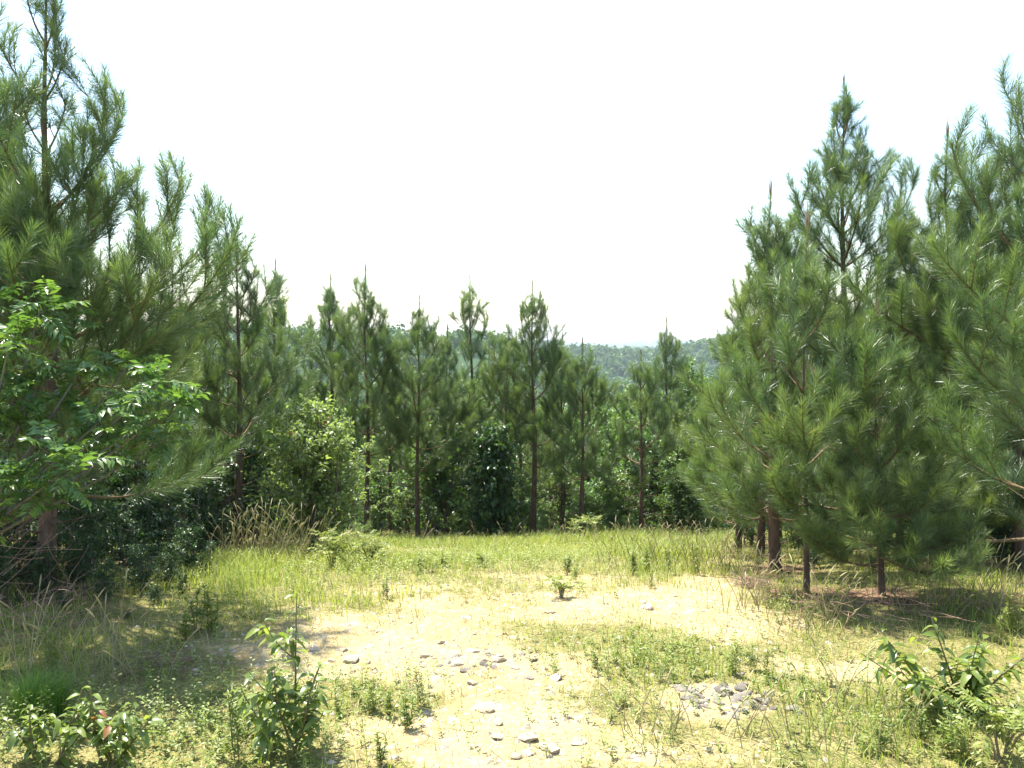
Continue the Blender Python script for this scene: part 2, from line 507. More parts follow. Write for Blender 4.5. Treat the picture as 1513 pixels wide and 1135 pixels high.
def pine_plan(H, lmax, crown=0.22, lean=(0, 0), thin=1.0, steep=1.0, rad=None, dead=8):
    """trunk MB and a list of (bough choice, matrix); origin at the base"""
    n = 14
    tp = np.zeros((n, 3)); tz = np.linspace(-0.12, H - 0.42, n)
    tp[:, 2] = tz
    ph = rng.uniform(0, 6.28, 2)
    tp[:, 0] = lean[0] * (tz / H) + 0.018 * H / 3 * np.sin(tz * 1.7 + ph[0]) * np.clip(tz, 0, 1)
    tp[:, 1] = lean[1] * (tz / H) + 0.018 * H / 3 * np.sin(tz * 1.4 + ph[1]) * np.clip(tz, 0, 1)
    r0 = rad or (0.012 + 0.0115 * H)
    trunk = MB()
    tube(trunk, tp, r0 * (1 - 0.86 * np.linspace(0, 1, n) ** 0.9) * np.where(np.arange(n) < 1, 1.35, 1), 9)
    def at(z):
        return np.array([np.interp(z, tz, tp[:, 0]), np.interp(z, tz, tp[:, 1]), z])
    for k in range(dead):
        z = rng.uniform(0.12, max(crown * H + .25, .4)); a = rng.uniform(0, 6.28)
        c = curve(rng.uniform(.2, .6), 5, rng.uniform(-.3, .3), .09, at(z), (math.cos(a), math.sin(a), rng.uniform(-.2, .3)))
        tube(trunk, c, np.linspace(r0 * .13, 0.0015, 6), 4)
    plan = []
    t = 0.50
    golden = rng.uniform(0, 6.28)
    while H - t > crown * H:
        z = H - t
        f = t / H
        cnt = int(rng.integers(4, 6)) if thin >= 1 else int(rng.integers(3, 5))
        base = min(lmax, 0.11 + 0.47 * t)
        for k in range(cnt):
            az = golden + k * 6.283 / cnt + rng.normal() * 0.25
            el = R(np.interp(f, [0, .15, .35, .6, .85], [56, 46, 33, 14, -22])) * steep + rng.normal() * 0.10
            L = base * rng.uniform(0.6, 1.2)
            ch, s = pick(L)
            plan.append((ch, bough_matrix(Vector(at(z + rng.normal() * .025)), az, el, rng.normal() * .3, s)))
        golden += 2.4
        t += rng.uniform(0.19, 0.32) * (0.72 + 0.12 * H)
    return trunk, plan, at(H - 0.42)


NICK = [(72, 'the tall dark pine'), (215, 'the bushy pine'), (352, 'the slender pronged pine'), (408, 'the plume-topped pine'), (489, 'the narrow single-plumed pine'), (541, 'the straight bare-stemmed pine'),
        (617, 'the conical pine'), (696, 'the candelabra-topped pine'), (748, 'the reddish-stemmed pine'), (788, 'the thin-topped tall pine'), (860, 'the dense dark pine'), (948, 'the lone rounded pine'),
        (1062, 'the corner pine'), (1108, 'the pine with stepped plumes'), (1143, 'the dark-footed pine'), (1190, 'the slim pine'), (1247, 'the tallest sunlit pine'), (1300, 'the yellow-green young pine'), (1398, 'the forked open-topped pine'), (1502, 'the tall brown-candled pine')]


def nick(px):
    return min(NICK, key=lambda q: abs(q[0] - px))[1]




def place_pine(px, d, top_py, lmax, label, crown=0.22, thin=1.0, steep=1.0, group=None, rad=None, extra=(), lean_px=0, dead=8, base_z=None):
    """pine whose foot stands on the ground at forward distance d under pixel column px"""
    x = px_x(px, d, -0.5); b = on_ground(x, d)
    top = at_depth(px + lean_px, top_py, d)
    H = top.z - b.z
    root = link('pine_tree', None, loc=b)
    tag(root, label, 'pine', group or 'young pines around the clearing')
    trunk, plan, tip = pine_plan(H, lmax, crown, (top.x - b.x, 0), thin, steep, rad, dead)
    link('trunk', trunk.mesh('trunk', M_BARK), root)
    for (h, az, el, L) in extra:
        ch, s = pick(L)
        f = min(1, h / (H - .42))
        plan.append((ch, bough_matrix(Vector(((top.x - b.x) * f, 0, h)), R(az), R(el), 0, s)))
    for ch, mtx in plan:
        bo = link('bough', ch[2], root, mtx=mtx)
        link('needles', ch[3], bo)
    ld = LLIB[int(rng.integers(4))]
    s = 0.46 / ld[4] * rng.uniform(.95, 1.05)
    lo = link('leader_shoot', ld[2], root, mtx=Matrix.Translation(Vector(tip)) @ Matrix.Scale(s, 4))
    link('needles', ld[3], lo)
    TREE_XY.append((b.x, b.y, H))
    return root


# name the pines that can be told apart ---------------------------------------------------------------
place_pine(72, 5.1, -45, 1.25, 'tall dark pine rising behind the pinnate-leaved tree, thick trunk in shade', thin=.8, crown=0.09, rad=0.062,
           extra=[(1.75, 2, 20, 1.25), (2.0, -40, 36, 1.0), (1.25, -10, 10, 1.6), (1.15, -35, 8, 1.45), (2.4, 5, 40, .95), (1.0, 15, 8, 1.2), (.75, -25, 0, 1.1),
                  (1.5, -60, 20, 1.0), (1.2, -80, 10, 1.0), (.8, -70, 0, .9), (1.7, -100, 20, .9)], lean_px=4, dead=18)
place_pine(-45, 5.6, 10, 1.1, 'pine with tip half hidden beside the tallest shaded pine', crown=0.2)
place_pine(205, 6.9, 325, 0.55, 'bushy pine tucked behind the long drooping boughs of the shaded pine', crown=0.15)
place_pine(352, 8.6, 335, 0.75, 'dark slender pine with open pronged top above the bushy pine', crown=0.25)
place_pine(408, 10.6, 392, 0.70, 'pine with plumed top standing behind the pale sapling', crown=0.25)
place_pine(303, 9.6, 402, 0.70, 'low pine with rounded top behind the slender pronged pine', crown=0.2)
place_pine(489, 12.6, 415, 0.74, 'narrow pine with single tall plume beside the straight bare-stemmed pine', crown=0.3)
place_pine(541, 11.8, 402, 0.86, 'straight pine with long bare reddish stem behind the pale sapling', crown=0.27, rad=0.045, dead=14)
place_pine(617, 11.6, 447, 0.86, 'conical pine with thin dark trunk and clear foot at the clearing edge', crown=0.25, rad=0.042, dead=14)
place_pine(660, 12.8, 490, 0.74, 'shorter pine squeezed between the conical pine and the pronged one', crown=0.25)
place_pine(696, 13.6, 415, 0.62, 'pine with open candelabra top above the vine-covered shrub', crown=0.25, thin=.8)
place_pine(748, 12.6, 487, 0.78, 'reddish-stemmed pine beside the vine-covered shrub', crown=0.3, thin=.8)
place_pine(788, 12.2, 425, 0.82, 'tall thin-topped pine with spaced whorls near the valley gap', crown=0.22, thin=.8)
place_pine(831, 13.0, 507, 0.7, 'small dense pine beside the thin-topped tall pine', crown=0.22)
place_pine(860, 11.8, 512, 0.74, 'dense dark pine beside the gap that shows the valley', crown=0.2)
place_pine(948, 12.0, 528, 0.74, 'rounded yellowish pine standing alone where the valley shows behind', crown=0.24, rad=0.045, dead=12)
place_pine(986, 14.2, 478, 0.70, 'pointed dark pine in front of the bright broadleaf tree', crown=0.25)
place_pine(1092, 8.9, 462, 0.56, 'pine at the outer corner of the stand beside the grassy strip', crown=0.06)
place_pine(1124, 7.7, 375, 0.66, 'pine with stepped side plumes next to the corner pine', crown=0.1)
place_pine(1145, 6.6, 300, 0.74, 'pine with thick dark foot beside the pile of reddish straw', crown=0.17, rad=0.055, lean_px=-12, extra=[(.6, 170, -12, .7), (.75, -150, -10, .7), (.8, -60, -10, .7), (.5, 120, -12, .7)])
place_pine(1247, 7.7, 128, 1.2, 'tallest pine of the sunlit stand, spire of clustered candles', crown=0.14, rad=0.06)
place_pine(1190, 5.35, 352, 0.72, 'slim pine with thin reddish trunk beside the yellow-green young pine', crown=0.14, rad=0.024, thin=.8, extra=[(.35, -90, -5, .5), (.5, 180, -8, .6), (.6, -140, 0, .6), (.7, -30, 0, .55), (.85, -110, 5, .6), (.45, 60, -5, .6)])
place_pine(1300, 5.15, 480, 0.62, 'small yellow-green young pine leaning over the brush, low soft boughs', crown=0.07, rad=0.028, lean_px=-14, dead=5,
           extra=[(.2, -160, -5, .6), (.25, -100, 0, .55), (.3, -40, -5, .6), (.35, 160, -5, .65), (.45, -130, 5, .6), (.5, -70, 5, .6), (.3, 10, -5, .55), (.55, 190, 5, .65), (.65, -20, 8, .6)])
place_pine(1398, 6.6, 205, 1.0, 'pine with forked open top of upright prongs', crown=0.16, rad=0.05, extra=[(.5, -110, -12, .8), (.6, -60, -12, .8), (.7, -150, -10, .8), (.4, -90, -15, .7), (.35, 180, -12, .8)])
place_pine(1502, 6.4, 180, 1.05, 'tall pine with brown candles beside the forked open-topped pine', crown=0.16, rad=0.05, extra=[(.5, -120, -12, .8), (.6, 180, -12, .9), (.7, -150, -10, .8), (.4, -90, -15, .7)])
place_pine(1580, 4.7, 225, 1.2, 'near pine reaching long pale boughs over the leafy bush', crown=0.12,
           extra=[(1.5, 185, 15, 1.1), (1.9, 170, 28, 1.1), (1.1, 190, 5, 1.0), (2.2, 200, 35, .9)])
place_pine(1330, 8.6, 400, 0.85, 'shaded pine deep behind the tallest sunlit pine', crown=0.2)
place_pine(1455, 8.3, 330, 0.85, 'shaded pine deep behind the forked open-topped pine', crown=0.2)
place_pine(1215, 9.6, 420, 0.8, 'shaded pine deep behind the pine with thick dark foot', crown=0.2)
place_pine(130, 7.9, 330, 0.8, 'shaded pine behind the tall dark pine', crown=0.15)

# background pines: four merged crowns, copied
PROTO = []
for k in range(4):
    H = 3.6
    trunk, plan, tip = pine_plan(H, 0.66, 0.25)
    crown, wood = MB(), trunk
    for ch, mtx in plan:
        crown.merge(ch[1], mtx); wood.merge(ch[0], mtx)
    ld = LLIB[k]; crown.merge(ld[1], Matrix.Translation(Vector(tip))); wood.merge(ld[0], Matrix.Translation(Vector(tip)))
    for mb in (crown, wood): mb.m = [np.zeros_like(a) for a in mb.m]
    # thin the needles: these trees stand well back
    f = np.concatenate(crown.f).reshape(-1, 3); v = np.concatenate(crown.v); t = np.concatenate(crown.t)
    keep = rng.random(len(v) // 5) < 0.5
    vv = v.reshape(-1, 5, 3)[keep]; c = (vv[:, 0:1] + vv[:, 1:2]) / 2
    vv[:, :4] = vv[:, :4] + (vv[:, :4] - np.stack([vv[:, [0, 1]].mean(1)] * 2 + [vv[:, [2, 3]].mean(1)] * 2, 1)) * 1.0
    nb = MB(); i = np.arange(len(vv))[:, None] * 5
    nb.add(vv.reshape(-1, 3), np.concatenate([i + [0, 1, 2], i + [0, 2, 3], i + [3, 2, 4]]), t.reshape(-1, 5)[keep].ravel())
    PROTO.append((wood.mesh('trunk', M_BARK), nb.mesh('crown', M_NEEDLE)))

k = 0
back = [(px, d, top) for px, d, top in [
    (40, 9, 300), (180, 9.5, 390), (255, 8.3, 420), (270, 11, 440), (380, 11.5, 490), (440, 12.5, 540), (455, 15, 550), (520, 15, 530), (575, 14, 540), (600, 16, 550), (640, 15.5, 555),
    (720, 16, 545), (770, 15, 550), (815, 16, 575), (1010, 16, 600), (1060, 13, 575), (1105, 11, 470), (1150, 10.5, 430), (1180, 12, 450), (1260, 11, 430), (1300, 10, 400),
    (1370, 10.5, 380), (1420, 10, 350), (1480, 9.5, 330), (1540, 8.5, 280), (1600, 7.2, 260), (1000, 12.9, 600), (1110, 9.8, 560), (-60, 8, 150), (-150, 6.3, 60), (-105, 5.7, 40), (-215, 5.9, 60), (-20, 6.1, 130), (-260, 5.6, 40), (-130, 7.5, 120), (-330, 6.8, 60), (90, 11, 330), (340, 13, 480)]]  # pines left of the frame are unseen, added to deepen shade on the ground
for px, d, top in back:
    x = px_x(px, d, -1); b = on_ground(x, d); H = at_depth(px, top, d).z - b.z
    root = link('pine_tree', None, loc=b)
    root.rotation_euler = (0, 0, rng.uniform(0, 6.28)); s = H / 3.6
    root.scale = (s * rng.uniform(.9, 1.15), s * rng.uniform(.9, 1.15), s)
    tag(root, 'shaded pine deeper in the stand behind ' + nick(px), 'pine', 'pines deeper in the stand')
    link('trunk', PROTO[k % 4][0], root); link('crown', PROTO[k % 4][1], root); k += 1
    TREE_XY.append((b.x, b.y, H))


# ------------------------------------------------------------------ broadleaf shrubs and trees
def leaf_blades(mb, P, D, N, ln, wd, tint, mat=0, fold=0.25, curl=0.25):
    """folded, curled leaf blades: base P, direction D, face normal N"""
    n = len(P); S = norm(np.cross(D, N)); N = np.cross(S, D)
    ln = np.broadcast_to(ln, (n,))[:, None]; wd = np.broadcast_to(wd, (n,))[:, None]
    a = P; m1 = P + D * ln * .45 - N * ln * curl * .12; tp = P + D * ln - N * ln * curl
    l1 = m1 + S * wd * .5 + N * wd * fold; r1 = m1 - S * wd * .5 + N * wd * fold
    v = np.stack([a, l1, m1, r1, tp], 1)
    i = np.arange(n)[:, None] * 5
    f = np.concatenate([i + [0, 2, 1], i + [0, 3, 2], i + [1, 2, 4], i + [2, 3, 4]])
    mb.add(v.reshape(-1, 3), f, np.repeat(np.broadcast_to(tint, (n,)), 5), mat)


def shrub_meshes(h, w, nstem, ntwig, nleaf, ll, leafmat, seed_tint=0.4, low=0.1, droop=0.3, red=False, lw=.5):
    wood, lv, rd = MB(), MB(), MB()
    for s in range(nstem):
        a = rng.uniform(0, 6.28); rr = rng.uniform(0.0, 0.45) * w
        st = curve(h * rng.uniform(.75, 1.0), 9, .25, .07, (rng.normal() * .05 * w, rng.normal() * .05 * w, -.05), (math.cos(a) * rr / h, math.sin(a) * rr / h, 1))
        tube(wood, st, np.linspace(.006 + .007 * h, .003, 10), 5)
        for k in range(ntwig):
            f = low + (1 - low) * rng.random() ** .8; i = f * 9; b = min(int(i), 8); p = st[b] + (st[b + 1] - st[b]) * (i - b)
            az = rng.uniform(0, 6.28)
            tl = w * .5 * (1.05 - f ** 2 * .8) * rng.uniform(.3, 1.4)
            tw = curve(tl, 5, .3, .10, p, (math.cos(az), math.sin(az), rng.uniform(-.1, .75)))
            tube(wood, tw, np.linspace(.004 + .002 * h, .0015, 6), 3)
            n = max(3, int(nleaf * rng.uniform(.6, 1.4)))
            t = rng.uniform(.25, 1.0, n) * 5; bi = np.minimum(t.astype(int), 4)
            P = tw[bi] + (tw[bi + 1] - tw[bi]) * (t - bi)[:, None] + rng.normal(size=(n, 3)) * ll * .35
            D = norm(rng.normal(size=(n, 3)) * .7 + norm(tw[bi + 1] - tw[bi]) * .6 + np.array([0, 0, -droop]))
            N = norm(rng.normal(size=(n, 3)) * .5 + np.array([0, 0, 1.0]))
            if red and f > .97 and rng.random() < .35:
                leaf_blades(rd, P, D, N, ll * rng.uniform(.6, 1.0, n), ll * .4, rng.uniform(0, 1, n))
            else:
                leaf_blades(lv, P, D, N, ll * rng.uniform(.65, 1.2, n), ll * lw * rng.uniform(.8, 1.2, n), np.clip(seed_tint + (f - .5) * .3 + rng.normal(size=n) * .22, 0, 1))
    parts = [('stem', wood.mesh('stem', M_GREYBARK)), ('foliage', lv.mesh('foliage', leafmat))]
    if red and rd.n: parts.append(('red_shoot_tip', rd.mesh('red_shoot_tip', M_RED)))
    return parts


def put(name, parts, loc, label, cat, group=None, s=1.0, rz=None):
    root = link(name, None, loc=loc)
    root.rotation_euler = (0, 0, rng.uniform(0, 6.28) if rz is None else rz)
    root.scale = (s, s, s) if not isinstance(s, tuple) else s
    tag(root, label, cat, group)
    for n, me in parts:
        q = link(n, me, root)
        if n == 'red_shoot_tip': q['kind'] = 'stuff'
    return root


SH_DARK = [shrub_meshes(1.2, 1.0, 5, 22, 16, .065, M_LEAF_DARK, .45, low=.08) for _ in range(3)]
SH_MID = [shrub_meshes(1.2, .95, 5, 22, 16, .06, M_LEAF_MID, .5, low=.08) for _ in range(3)]
SH_PALE = shrub_meshes(2.2, 1.55, 7, 48, 26, .072, M_LEAF_PALE, .65, low=.12, red=True)
TR_MID = [shrub_meshes(5.0, 3.0, 5, 60, 34, .12, M_LEAF_MID, .6, low=.2, lw=.6) for _ in range(2)]
SH_VINE = shrub_meshes(1.75, 1.0, 7, 40, 20, .075, M_LEAF_DARK, .5, low=.05, droop=.8, lw=.6)

b = on_ground(px_x(472, 8.4, -.65), 8.4)
put('sapling', SH_PALE, b, 'bushy pale green sapling in front of the dark pines', 'sapling', s=(at_depth(472, 572, 8.4).z - b.z) / 2.2, rz=1.0)
b = on_ground(px_x(395, 9.9, -.9), 9.9)
put('sapling', SH_MID[0], b, 'leafy dark sapling beside the bushy pale one', 'sapling', s=1.35)
b = on_ground(px_x(722, 11.4, -1.2), 11.4)
put('vine_shrub', SH_VINE, b, 'dark shrub hung with vines at the clearing edge among pine trunks', 'shrub', s=(1.0, 1.0, 1.06))
for px, d, top in [(560, 13.4, 690), (640, 13, 650), (690, 14.5, 590), (770, 12.9, 700), (830, 13.2, 690), (905, 12.8, 690), (975, 13.2, 640), (1030, 13.0, 640), (600, 12.6, 720), (500, 12.2, 700),
                   (440, 11.5, 690), (880, 13, 735), (1015, 12.2, 700), (680, 12.8, 700), (930, 14, 620), (918, 12.2, 715), (646, 12.3, 620), (860, 12.3, 740), (1000, 12.6, 660)]:
    b = on_ground(px_x(px, d, -1.4), d); h = at_depth(px, top, d).z - b.z
    put('undergrowth_shrub', (SH_MID if int(px) % 4 != 3 else SH_DARK)[int(rng.integers(3))], b, 'leafy undergrowth shrub at the clearing edge by the foot of ' + nick(px), 'shrub',
        'undergrowth at the far edge', s=max(.5, h / 1.15))
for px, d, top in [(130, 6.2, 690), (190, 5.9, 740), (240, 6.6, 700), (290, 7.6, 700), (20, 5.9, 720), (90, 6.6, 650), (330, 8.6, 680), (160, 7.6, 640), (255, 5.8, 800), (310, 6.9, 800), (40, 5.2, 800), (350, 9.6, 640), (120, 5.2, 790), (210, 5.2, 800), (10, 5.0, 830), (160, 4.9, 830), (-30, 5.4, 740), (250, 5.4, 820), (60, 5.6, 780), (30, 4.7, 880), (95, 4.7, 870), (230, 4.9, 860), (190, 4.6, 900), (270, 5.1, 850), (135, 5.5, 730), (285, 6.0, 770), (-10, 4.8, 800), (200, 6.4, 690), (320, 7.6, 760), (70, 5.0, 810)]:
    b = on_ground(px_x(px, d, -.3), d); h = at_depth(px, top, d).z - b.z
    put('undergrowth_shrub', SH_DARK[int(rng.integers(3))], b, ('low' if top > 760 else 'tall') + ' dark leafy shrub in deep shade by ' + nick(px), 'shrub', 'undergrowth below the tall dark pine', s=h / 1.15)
for px, d, top in [(1360, 7.2, 640), (1420, 7.6, 700), (1470, 7.2, 690), (1520, 7.0, 650), (1250, 7.4, 760), (1330, 6.4, 800), (1440, 6.0, 810), (1180, 8.6, 740), (1110, 9.6, 720), (1500, 5.9, 820), (1380, 8.6, 600), (1200, 6.6, 800), (1150, 7.8, 790), (1290, 6.2, 820), (1400, 6.3, 790), (1090, 8.9, 790), (1480, 6.5, 760), (1240, 8.2, 720), (1350, 5.7, 850), (1430, 5.6, 850), (1265, 5.8, 860), (1490, 5.4, 850), (1215, 6.0, 855), (1395, 5.9, 800), (1460, 6.8, 720)]:
    b = on_ground(px_x(px, d, -.3), d); h = at_depth(px, top, d).z - b.z
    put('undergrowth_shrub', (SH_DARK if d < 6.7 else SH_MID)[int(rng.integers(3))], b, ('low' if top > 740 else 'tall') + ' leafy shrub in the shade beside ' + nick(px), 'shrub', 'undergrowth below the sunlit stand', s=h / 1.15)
for px, d, top in [(555, 11.4, 772), (640, 11.2, 782), (668, 11.6, 760), (765, 11.4, 768), (812, 11.0, 785), (842, 11.6, 762), (905, 11.9, 752), (925, 11.4, 762), (985, 12.2, 735), (1022, 12.0, 730), (480, 10.8, 760), (590, 11.6, 765)]:
    b = on_ground(px_x(px, d, -1.2), d); h = at_depth(px, top, d).z - b.z
    put('edge_shrub', SH_MID[int(rng.integers(3))], b, 'low sunlit green shrub in the grass in front of ' + nick(px), 'shrub', 'low shrubs along the far grass edge', s=h / 1.1)
# broadleaf trees on the slope beyond
for px, d, top in [(1010, 19, 508), (925, 24, 590), (890, 30, 575), (960, 32, 570), (660, 22, 560), (730, 26, 570), (590, 30, 555), (460, 26, 545), (830, 40, 560), (1050, 26, 530), (760, 45, 545), (910, 55, 552), (980, 60, 545), (860, 70, 548), (700, 60, 530)]:
    b = on_ground(px_x(px, d, -5), d); h = at_depth(px, top, d).z - b.z
    lab = 'bright green broadleaf tree just beyond the pointed dark pine' if px == 1010 else 'green broadleaf tree on the valley slope seen beyond ' + nick(px)
    root = put('broadleaf_tree', [], b, lab, 'tree', None if px == 1010 else 'broadleaf trees on the slope', s=(h / 4.9 * .9, h / 4.9 * .9, h / 4.9))
    t = TR_MID[int(px) % 2]
    link('trunk', t[0][1], root); link('crown', t[1][1], root)

# ------------------------------------------------------------------ ground sheet
ang = np.concatenate([np.linspace(-math.pi, -R(48), 40, endpoint=False), np.linspace(-R(48), R(48), 300, endpoint=False), np.linspace(R(48), math.pi, 40, endpoint=False)])
rad = [0.25]
while rad[-1] < 6000: rad.append(rad[-1] * (1.016 if 2.2 < rad[-1] < 16 else (1.05 if rad[-1] < 4000 else 1.15)))
rad = np.array(rad)
A, Rr = np.meshgrid(ang, rad)
gx, gy = (Rr * np.sin(A)).ravel(), (Rr * np.cos(A)).ravel()
gzv = gz(gx, gy)
na, nr = len(ang), len(rad)
i = np.arange(nr - 1)[:, None] * na; j = np.arange(na)[None]; kk = (j + 1) % na
q = np.stack([i + j, i + na + j, i + na + kk, i + kk], -1).reshape(-1, 4)[:, ::-1]
mb = MB(); mb.add(np.stack([gx, gy, gzv], -1), q)
mb.add(np.concatenate([[[0, 0, float(gz(0, 0))]], np.stack([gx, gy, gzv], -1)[:na]]), np.stack([np.zeros(na, int), 1 + (np.arange(na) + 1) % na, 1 + np.arange(na)], -1))
gme = mb.mesh('ground', M_GROUND)
co = np.concatenate(mb.v).astype(float)
cov = cover_at(co[:, 0], co[:, 1]); lit = litter_at(co[:, 0], co[:, 1]); rr = np.hypot(co[:, 0], co[:, 1])
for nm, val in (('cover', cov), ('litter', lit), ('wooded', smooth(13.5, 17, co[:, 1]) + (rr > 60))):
    a = gme.attributes.new(nm, 'FLOAT', 'POINT'); a.data.foreach_set('value', np.clip(val, 0, 1).astype(np.float32))
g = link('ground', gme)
g['kind'] = 'structure'


# ------------------------------------------------------------------ far forest on the hills: one mass
def far_crowns(n, r0, r1, cards, csize, rad, ht):
    mb = MB()
    az = rng.uniform(-R(40), R(40), n); r = np.sqrt(rng.uniform(r0 ** 2, r1 ** 2, n))
    x, y = r * np.sin(az), r * np.cos(az); z = gz(x, y)
    s = rng.uniform(.65, 1.25, n)
    u = norm(rng.normal(size=(n, cards, 3))); u[..., 2] = np.abs(u[..., 2]) * 1.0 - .25
    lump = 1 + .28 * np.sin(u[..., 0] * 5 + az[:, None] * 900) * np.cos(u[..., 1] * 4 + az[:, None] * 500)
    q = rng.uniform(.62, 1.0, (n, cards)) * lump
    C = np.stack([x, y, z + ht * .45 * s], -1)[:, None] + u * q[..., None] * (s[:, None, None] * np.array([rad, rad, ht * .55]))
    N = norm(u + rng.normal(size=u.shape) * .5)
    S = norm(np.cross(N, rng.normal(size=u.shape))); T = np.cross(N, S)
    k = csize * rng.uniform(.6, 1.3, (n, cards, 1))
    v = np.stack([C - S * k, C + T * k * .8, C + S * k, C - T * k * .8], 2)
    t = np.clip(rng.uniform(.1, .8, (n, 1)) + rng.normal(size=(n, cards)) * .15, 0, 1)
    f = np.arange(n * cards)[:, None] * 4 + np.array([[0, 1, 2, 3]])
    mb.add(v.reshape(-1, 3), f, np.repeat(t.ravel(), 4))
    return mb


far = MB()
for args in ((700, 60, 190, 130, .55, 3.8, 10), (1900, 190, 480, 90, .9, 4.4, 12), (4200, 480, 1050, 34, 1.7, 5.5, 12), (3500, 1050, 2300, 12, 3.6, 7, 13), (3500, 2300, 5600, 6, 7, 12, 15)):
    far.merge(far_crowns(*args), np.eye(4))
o = link('far_forest', far.mesh('far_forest', M_LEAF_FAR))
tag(o, 'distant broadleaf woodland covering the hazy hills across the valley', 'forest', kind='stuff')


# ------------------------------------------------------------------ grasses
def scatter(n, x0, x1, y0, y1):
    """uniform in view wedge"""
    y = np.sqrt(rng.uniform(y0 ** 2, y1 ** 2, n)); x = rng.uniform(x0, x1, n) * y
    return x, y


def blades(mb, x, y, ht, wd, lean, tint):
    n = len(x); z = gz(x, y)
    P = np.stack([x, y, z - .01], -1)
    a = rng.uniform(0, 6.28, n); Dh = np.stack([np.cos(a), np.sin(a), np.zeros(n)], -1)
    ht = np.broadcast_to(ht, (n,)); lean = np.broadcast_to(lean, (n,))
    S = np.stack([-np.sin(a + rng.normal(size=n) * .8), np.cos(a), np.zeros(n)], -1) * np.broadcast_to(wd, (n,))[:, None] * .5
    up = np.array([0, 0, 1.0])
    m1 = P + up * (ht * .5)[:, None] + Dh * (ht * lean * .25)[:, None]
    tp = P + up * (ht * (1 - lean * .35))[:, None] + Dh * (ht * lean)[:, None]
    v = np.stack([P - S, P + S, m1 + S * .8, m1 - S * .8, tp], 1)
    i = np.arange(n)[:, None] * 5
    mb.add(v.reshape(-1, 3), np.concatenate([i + [0, 1, 2], i + [0, 2, 3], i + [3, 2, 4]]), np.repeat(np.broadcast_to(tint, (n,)), 5))


def region(px, py, blobs):
    l = np.zeros_like(px)
    for cx, cy_, rx, ry, s in blobs: l = np.maximum(l, s * np.exp(-(((px - cx) / rx) ** 2 + ((py - cy_) / ry) ** 2)))
    return l


# green turf
x, y = scatter(250000, -.78, .78, 2.6, 13.8)
cv = cover_at(x, y); px, py = proj(x, y, gz(x, y))
lit = litter_at(x, y)
tall = region(px, py, [(430, 855, 230, 45, 1), (960, 815, 160, 45, 1), (1180, 900, 90, 35, .5), (1450, 930, 150, 60, .7), (1250, 1080, 250, 60, .5), (700, 825, 250, 20, .6)])
pat = fbm(x, y, 1.3, 55)
keep = (rng.random(len(x)) < (np.clip(cv * 1.1 - .22, 0, 1) * np.clip(.1 + 2.6 * (pat - .32), .1, 1) + .09) * (1 - .85 * lit)) & (y < 13.6)
x, y, cv, px, py, tall, pat = (a[keep] for a in (x, y, cv, px, py, tall, pat))
n = len(x)
green = fbm(x, y, .8, 77)
mb = MB()
blades(mb, x, y, (.03 + .045 * cv + .075 * tall) * (.35 + 1.25 * pat) * rng.uniform(.5, 1.4, n), .0035 + .0002 * y, rng.uniform(.1, .9, n), np.clip(1.1 - green * .85 - .12 * tall + rng.normal(size=n) * .2, 0, 1))
o = link('grass', mb.mesh('grass', M_GRASS)); tag(o, 'yellow-green grass growing around the bare patch of the clearing', 'grass', kind='stuff')
# dry straw lying and standing thinly everywhere
x, y = scatter(90000, -.78, .78, 2.6, 13.5)
cv = cover_at(x, y); keep = rng.random(len(x)) < .16 + .5 * np.exp(-((cv - .5) / .3) ** 2)
x, y = x[keep], y[keep]; n = len(x)
mb = MB(); blades(mb, x, y, rng.uniform(.02, .13, n), .003 + .0002 * y, rng.uniform(.4, 1.7, n), rng.uniform(0, 1, n))
o = link('dry_grass', mb.mesh('dry_grass', M_STRAW)); tag(o, 'short dry straw scattered through the grass and over bare soil', 'straw', kind='stuff')


# fallen needles and bits of stalk on the bare soil
x, y = scatter(16000, -.7, .7, 2.7, 9)
n = len(x); z = gz(x, y); a_ = rng.uniform(0, 6.28, n); l_ = rng.uniform(.02, .09, n)
P = np.stack([x, y, z + .004], -1); Q = np.stack([x + np.cos(a_) * l_, y + np.sin(a_) * l_, gz(x + np.cos(a_) * l_, y + np.sin(a_) * l_) + .006 + .02 * rng.random(n)], -1)
S = np.stack([-np.sin(a_), np.cos(a_), np.zeros(n)], -1) * .0016
mb = MB(); mb.add(np.stack([P - S, P + S, Q], 1).reshape(-1, 3), np.arange(3 * n).reshape(-1, 3), np.repeat(rng.random(n), 3))
M_LITTER = foliage('fallen_needles', (0.12, 0.07, 0.035), (0.34, 0.24, 0.12), trans=0.1, rough=0.7, var=0.0)
tag(link('needle_litter', mb.mesh('needle_litter', M_LITTER)), 'fallen brown needles and stalk bits scattered over the soil', 'litter', kind='stuff')


# tall seeding grasses
def seed_grass(mb, x, y, ht):
    for xx, yy, h in zip(x, y, ht):
        a = rng.uniform(0, 6.28); z = float(gz(xx, yy))
        c = curve(h, 6, rng.uniform(-.5, -.1), .05, (xx, yy, z - .02), (math.cos(a) * .25, math.sin(a) * .25, 1))
        tube(mb, c, np.linspace(.0028, .0014, 7), 3, rng.uniform(0, .8))
        hd = curve(.12 * h + .02, 4, -.25, .05, c[-1], c[-1] - c[-2])
        tube(mb, hd, [.0016, .0034, .0038, .0028, .0008], 4, rng.uniform(.3, 1))


def tall_patch(label, pts, n, hr, spread):
    mb = MB()
    for k in range(n):
        px, py = pts[int(rng.integers(len(pts)))]
        p = ground_hit(px + rng.normal() * spread, py + rng.normal() * 5)
        seed_grass(mb, [p.x], [p.y], [rng.uniform(*hr)])
    o = link('seeding_grass', mb.mesh('seeding_grass', M_STRAW)); tag(o, label, 'tall grass', kind='stuff')


